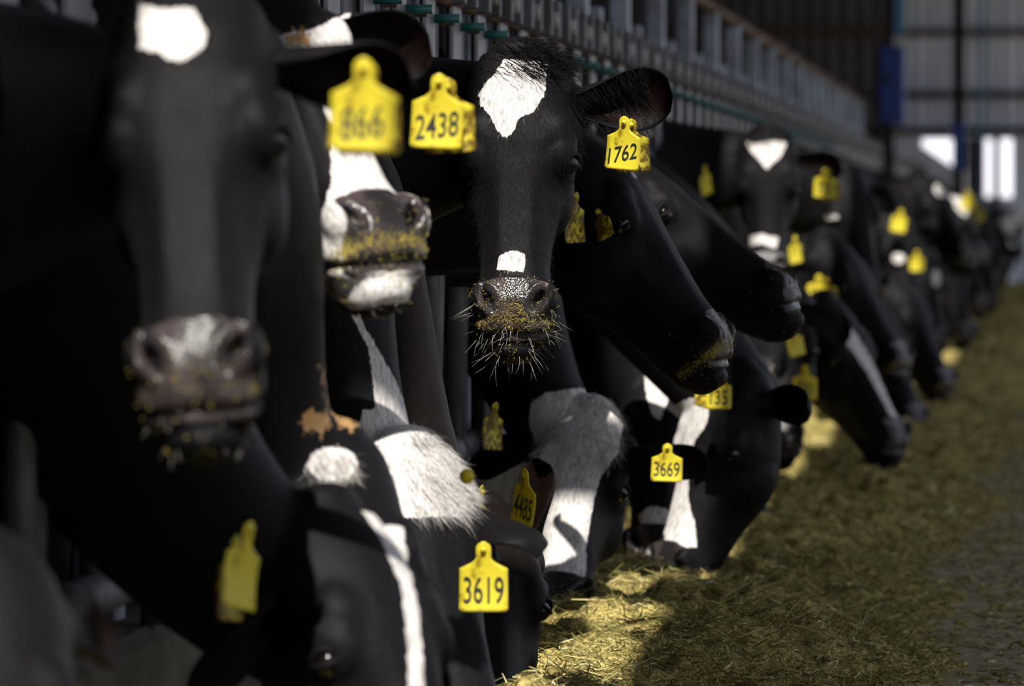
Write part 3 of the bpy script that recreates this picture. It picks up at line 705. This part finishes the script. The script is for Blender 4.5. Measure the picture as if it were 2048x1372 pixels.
cow('N', 'brown-black cow with raised ear and tag 4485, head down in the feed', (975, 1174), 8.55, 12, 42, 4, 1.0, by=8.8, res=.006, coat=COATB, sz=1.08,
    ears={1: dict(dir=(.10, -.2, .9), face=(-.6, -.75, 0), L=.21, w=.058, droop=-.005), -1: dict(dir=(-.75, .2, .35), face=(.1, -.9, -.2), L=.17)},
    tags=[dict(px=(1050, 950), Y=8.42, yaw=-52, roll=12, num='4485', sc=.92), dict(px=(962, 985), Y=8.5, yaw=80, roll=0)])
cow('C', 'sharp black cow facing the camera with white kite-shaped forehead patch, tag 1762', (1031, 308), 9.35, 3, 18, 0, 1.0, by=9.45, res=.0058,
    white=[[(985, 150), (1010, 118), (1060, 122), (1096, 128), (1092, 160), (1088, 192), (1064, 226), (1040, 236), (1024, 268), (1006, 278), (990, 256), (981, 232), (962, 212), (956, 188)],
           [(998, 512), (1022, 500), (1052, 508), (1048, 546), (992, 540)]],
    ears={1: dict(dir=(1, -.12, .05), face=(.1, -1, -.25), L=.225, w=.078, droop=.0), -1: dict(dir=(-1, .1, -.05))},
    tags=[dict(px=(1249, 245), Y=9.18, yaw=-20, roll=5, slant=.26, num='1762', sc=.92), dict(px=(1262, 250), Y=9.21, yaw=20, roll=-3, dirty=True, sc=.92), dict(px=(777, 212), Y=9.45, yaw=8, roll=-12, num='1762')])
cow('D', 'all black cow in profile facing right beside the sharp kite-patched cow, eye glinting', (1310, 420), 10.2, 80, 33, 0, .99, by=10.1, res=.0065,
    white=[[(1258, 338), (1276, 344), (1272, 362)]], dust=1.1,
    ears={-1: dict(dir=(-.75, -.55, -.1), face=(.2, -.8, -.5)), 1: dict(dir=(-.4, .8, .2))},
    tags=[dict(px=(1151, 396), Y=9.95, yaw=62, roll=-3, dirty=True, sc=.95), dict(px=(1196, 424), Y=10.0, yaw=-38, roll=-22, dirty=True, sc=.6)])
cow('I', 'cow with wide white face, head down to the feed, tag 3669', (1150, 955), 11.15, -2, 34, 4, 1.0, by=11.35, res=.0062, sz=1.08,
    white=[[(1062, 806), (1090, 785), (1160, 776), (1230, 786), (1246, 850), (1238, 905), (1200, 955), (1182, 1030), (1172, 1100), (1170, 1180), (1078, 1175), (1085, 1050), (1090, 960), (1072, 890), (1058, 850)]],
    ears={1: dict(dir=(1, -.1, -.06), face=(0, -1, -.4), L=.21, w=.056, droop=.02), -1: dict(dir=(-1, .1, -.1))},
    tags=[dict(px=(1335, 896), Y=10.98, yaw=4, roll=2, num='3669', sc=.92, H=.092), dict(px=(990, 815), Y=11.1, yaw=60, roll=4, dirty=True)])
cow('E', 'black cow in profile looking right behind the all black cow, dust on cheek', (1375, 388), 11.05, 82, 53, 0, 1.0, by=10.75, res=.0068,
    white=[disc(1319, 314, 16, 9)], dust=.6)
cow('J', 'cow with pointed white forehead wedge, head low behind tag 3669', (1314, 872), 12.6, 0, 28, 0, 1.0, by=12.65, res=.0075, sz=1.08,
    white=[[(1286, 725), (1348, 725), (1340, 790), (1320, 842), (1304, 828), (1292, 790)], [(1276, 1030), (1300, 1012), (1330, 1016), (1348, 1030), (1350, 1048), (1280, 1048)]], ears={-1: dict(dir=(-.5, .8, .1)), 1: dict(dir=(.3, .9, 0))}, dust=.9)
cow('M', 'black cow with curved white blaze down to a pink nose, wearing tag 135', (1382, 890), 12.0, -48, 20, 0, 1.0, by=12.0, res=.0075, sz=1.06,
    white=[[(1380, 795), (1422, 805), (1412, 850), (1390, 880), (1378, 950), (1376, 1000), (1390, 1050), (1394, 1095), (1330, 1095), (1320, 1000), (1320, 860), (1350, 810)]], dust=.3,
    ears={1: dict(dir=(.5, -.5, .12), L=.17), -1: dict(dir=(-.1, .9, .2), L=.15)},
    tags=[dict(px=(1438, 752), Y=11.78, yaw=3, roll=1, num='135', sc=.82), dict(px=(1422, 754), Y=11.82, yaw=40, roll=16, dirty=True, sc=.8)])
cow('K', 'all black faced cow, head down right behind the tag 135 cow', (1486, 872), 13.6, 15, 26, 0, 1.0, by=13.4, res=.008, sz=1.06,
    ears={-1: dict(dir=(-.3, .9, .1), L=.19), 1: dict(dir=(.3, .9, .2))})
cow('O', 'dark cow with wet grey nose showing under the profiled muzzle', (1512, 612), 14.9, 0, 56, 0, 1.0, by=14.4, res=.009, tags=[dict(px=(1588, 662), Y=14.9, yaw=40, roll=-12, sc=.8)])
cow('W', 'cow with pale muzzle tip down in the sunlit feed patch, blurred tag 781', (1560, 690), 15.6, 0, 22, 0, 1.0, by=15.2, res=.009, sz=.97, ears={-1: dict(dir=(-.4, .9, 0)), 1: dict(dir=(1, -.1, -.35), L=.15)}, tags=[dict(px=(1610, 738), Y=15.35, yaw=5, roll=0, num='781')], white=[[(1540, 785), (1575, 785), (1585, 870), (1535, 870)]], dust=.4)
cow('S', 'black cow grazing with long slanting white blaze near the sunlit feed patch', (1730, 700), 16.6, 58, 30, 0, 1.03, by=16.2, res=.009, sz=.94,
    white=[[(1660, 650), (1700, 650), (1727, 690), (1752, 740), (1777, 790), (1800, 828), (1790, 850), (1768, 806), (1738, 750), (1700, 695)]], dust=.5,
    ears={-1: dict(dir=(-.6, .3, .3), L=.17)})
cow('H', 'black cow in profile wearing blurred tag 201, under the heart-faced cow', (1735, 560), 17.9, 65, 32, 0, 1.03, by=17.75, res=.009, sz=.95,
    ears={-1: dict(dir=(-1, -.1, .08), L=.21, w=.05)}, tags=[dict(px=(1590, 478), Y=17.45, yaw=52, roll=-8, sc=.9), dict(px=(1638, 556), Y=17.5, yaw=8, roll=8, num='201'), dict(px=(1652, 562), Y=17.55, yaw=10, roll=-6, dirty=True)])
cow('F', 'blurred cow facing the camera with white heart on its forehead', (1535, 372), 16.9, 2, 14, 0, .94, by=17.0, res=.009,
    white=[[(1490, 282), (1515, 287), (1530, 283), (1550, 281), (1575, 284), (1562, 312), (1547, 326), (1533, 340), (1515, 316), (1500, 302)], [(1488, 475), (1520, 467), (1556, 475), (1554, 497), (1525, 488), (1495, 492)]],
    tags=[dict(px=(1410, 338), Y=16.8, sc=.93, yaw=62, roll=-14), dict(px=(1650, 343), Y=16.8, sc=.93, yaw=2, roll=3, num='773'), dict(px=(1655, 346), Y=16.82, yaw=8, roll=-5, dirty=True)])
cow('G', 'grey-black cow looking right, just right of tag 773', (1720, 425), 19.4, 30, 24, 0, 1.0, by=19.0, res=.010, white=[disc(1664, 434, 14, 6)])
cow('T2', 'black cow with muzzle near the feed, right of the slanting white blaze', (1800, 695), 20.6, 55, 22, 0, 1.0, by=20.2, res=.011, sz=1.08, tags=[dict(px=(1733, 655), Y=20.4, yaw=10)])
cow('T1', 'black cow with lowered head standing out furthest at the middle of the row', (1850, 635), 22.2, 58, 28, 0, 1.0, by=21.4, res=.011, sz=1.08)
cow('V1', 'far black cow with yellow tag and pinkish spots', (1812, 500), 23.4, 30, 20, 0, 1.0, by=22.6, res=.012, white=[disc(1797, 516, 13, 11)], tags=[dict(px=(1802, 424), Y=23.3, yaw=15, roll=10), dict(px=(1834, 506), Y=23.3, yaw=5, sc=.9)])
cow('V2', 'far dark cow with two small white marks low on its face', (1862, 560), 25.0, 30, 20, 0, 1.0, by=23.9, res=.012, white=[disc(1872, 556, 9, 18), disc(1816, 582, 13, 11)])
cow('U1', 'far black cow with round white forehead spot', (1890, 405), 26.4, 50, 38, 0, 1.05, by=25.3, res=.011, white=[disc(1886, 378, 18, 16)])
cow('V3', 'dark far cow below the round-spotted one', (1918, 560), 28.0, 40, 20, 0, 1.0, by=27.0, res=.013)
cow('U2', 'far cow with white blaze beside a yellow tag', (1922, 415), 30.4, 55, 36, 0, 1.05, by=29.0, res=.012, white=[[(1900, 392), (1925, 395), (1945, 415), (1952, 438), (1925, 430), (1908, 412)]], tags=[dict(px=(1936, 386), Y=30.2, yaw=5, sc=1.1), dict(px=(1958, 412), Y=30.6, yaw=20, dirty=True)])
far = [('V4', 'far black cow, first beyond the white-blazed one', (1948, 520), 33), ('V5', 'far black cow with head at the feed edge near the end wall', (1975, 520), 36.5), ('V6', 'distant dark cow raising its head before the doorway', (1972, 455), 39.7),
       ('V7', 'distant black cow, third from the end of the row', (1998, 490), 45), ('V8', 'distant pale-faced cow, second from the end of the row', (2012, 470), 50), ('V9', 'last cow of the row, pale face by the right edge', (2034, 450), 55)]
for k, lb, px, Y in far:
    cow(k, lb, px, Y, 35 if k in ('V4', 'V6') else 15, 22, 0, 1.0, by=Y-.6, res=.016, white=[disc(px[0], px[1]+4, 26, 40)] if k in ('V8', 'V9') else [])

# ---- hair, whiskers, crumbs
def down(h): return np.tile([0, -.05, -1.], (len(h), 1))
def radial(cx, cz):
    return lambda h: np.stack([(h[:, 0]-cx)*1.0, np.full(len(h), -.02), (h[:, 2]-cz)], -1)
def swirl(h): return np.stack([h[:, 0]*3+.25*np.sin(h[:, 2]*90), np.full(len(h), -.1), -np.full(len(h), .6)], -1)
hair('C', 'forelock', lambda h, V: (h[:, 2] > -.035) & (h[:, 2] < .06) & (h[:, 1] < .10) & (np.abs(h[:, 0]) < .075), 1300, (.035, .085), .0007, lambda h: np.stack([.75+h[:, 0]*3, np.full(len(h), -.1), -np.full(len(h), .45)], -1), patch=-1, lift=.12, gravity=.1, curl=.2, segs=5)
hair('C', 'short_coat', lambda h, V: (h[:, 2] > -.5) & (h[:, 2] < .03) & (h[:, 1] < .12) & (np.abs(h[:, 0]) < .13), 9000, (.006, .013), .00030, lambda h: np.stack([h[:, 0]*4+.15*np.sin(h[:, 2]*60), np.zeros(len(h)), -np.ones(len(h))], -1), lift=.25, segs=2)
hair('C', 'ear_hair', lambda h, V: (h[:, 0] > .10) & (h[:, 0] < .24) & (h[:, 2] > -.14) & (h[:, 2] < .05) & (h[:, 1] < .25), 1500, (.02, .045), .00045, lambda h: np.tile([.5, -.1, -.8], (len(h), 1)), patch=-1, lift=.25, gravity=.3, segs=3)
hair('C', 'whiskers', lambda h, V: (h[:, 2] < -.49) & (h[:, 1] < .11) & (h[:, 1] > -.01) & ((h[:, 2] < -.535) | (np.abs(h[:, 0]) > .06)) & (np.abs(h[:, 0]) < .2), 90, (.012, .05), .00022, lambda h: np.stack([h[:, 0]*9, np.full(len(h), -.5), -np.full(len(h), .7)], -1), mat=HAIRW, lift=.9, gravity=.2, curl=.3, segs=5)
hair('A', 'chin_whiskers', lambda h, V: (h[:, 2] < -.53) & (h[:, 1] < .13) & (np.abs(h[:, 0]) < .2), 35, (.006, .016), .00018, down, mat=HAIRW, lift=.3, curl=.3)
hair('B', 'chin_whiskers', lambda h, V: (h[:, 2] < -.53) & (h[:, 1] < .13) & (np.abs(h[:, 0]) < .2), 35, (.006, .016), .00018, down, mat=HAIRW, lift=.3, curl=.3)
def inpx(V, poly): return sdf_poly(proj(V), poly) > 0
hair('P', 'poll_tuft', lambda h, V: inpx(V, [(822, 832), (860, 838), (900, 855), (940, 930), (930, 1030), (810, 1030), (800, 930)]), 3000, (.018, .042), .0005, lambda h: np.stack([.45+h[:, 0]*2, np.full(len(h), -.15), -np.full(len(h), .8)], -1), patch=1, lift=.22, gravity=.2, curl=.2, segs=4, label='white poll tuft')
hair('I', 'poll_tuft', lambda h, V: (h[:, 2] > -.17) & (h[:, 2] < .05) & (h[:, 1] < .10) & (np.abs(h[:, 0]) < .11), 3000, (.018, .035), .0005, lambda h: np.stack([h[:, 0]*6+.3*np.sin(h[:, 2]*50), np.full(len(h), -.1), -np.full(len(h), .8)], -1), lift=.15, gravity=.1, curl=.3, segs=4)
hair('R', 'poll_tuft', lambda h, V: inpx(V, disc(665, 930, 48, 34)), 900, (.015, .035), .0006, down, patch=1, lift=.4, curl=.5, label='cream poll tuft')
hair('E', 'forelock', lambda h, V: (h[:, 2] > -.03) & (h[:, 2] < .06) & (h[:, 1] < .10) & (np.abs(h[:, 0]) < .07), 350, (.02, .04), .0007, down, lift=.6, curl=.4)
hair('F', 'forelock', lambda h, V: (h[:, 2] > -.03) & (h[:, 2] < .06) & (h[:, 1] < .10) & (np.abs(h[:, 0]) < .09), 350, (.03, .06), .001, down, patch=-1, lift=.5, curl=.4)
def crumbs(key, N, zc=-.512, sz=.022, sx=.032, size=(.0004, .0013)):
    c = COWS[key]; h = c['h']; x, z, y = h[:, 0], h[:, 2], h[:, 1]; n = c['base']
    idx = np.nonzero((np.abs(x) < .095) & (z < -.44) & (y < .09))[0]; idx = idx[idx < n]
    w = (np.hypot((np.abs(x[idx])-.047)/.018, (z[idx]+.478)/.024) > 1)*np.exp(-((z[idx]-zc)/sz)**2-(x[idx]/sx)**2)+.05; idx = RNG.choice(idx, N, p=w/w.sum())
    me = c['body'].data; nm = np.empty(len(me.vertices)*3); me.vertices.foreach_get('normal', nm); nm = nm.reshape(-1, 3)
    P = c['V'][idx]+RNG.normal(0, .0025, (N, 3)); P = P-nm[idx]*0.0003; D = RNG.normal(0, 1, (N, 3)); D -= nm[idx]*np.sum(D*nm[idx], 1)[:, None]*.6
    o = strands(P, D, RNG.uniform(.002, .007, N), RNG.uniform(*size, N)*.6, CRUMB, 'feed_crumbs', c['root'], None, 0, 1, 0, False); local(o, c['root'])
for k, n in (('C', 1100), ('B', 400), ('A', 250), ('D', 250), ('E', 150), ('I', 300)): crumbs(k, n)
# round yellow button pinned at the tuft of the stripe-necked cow
c = COWS['P']; p = W(933, 953, 7.62)
o = MB().tube([p+np.array([0, .002, 0]), p+np.array([.0006, -.0016, .0004])], [.0115, .0115], 20).obj('button_tag', TAG, c['root'], True); local(o, c['root'])
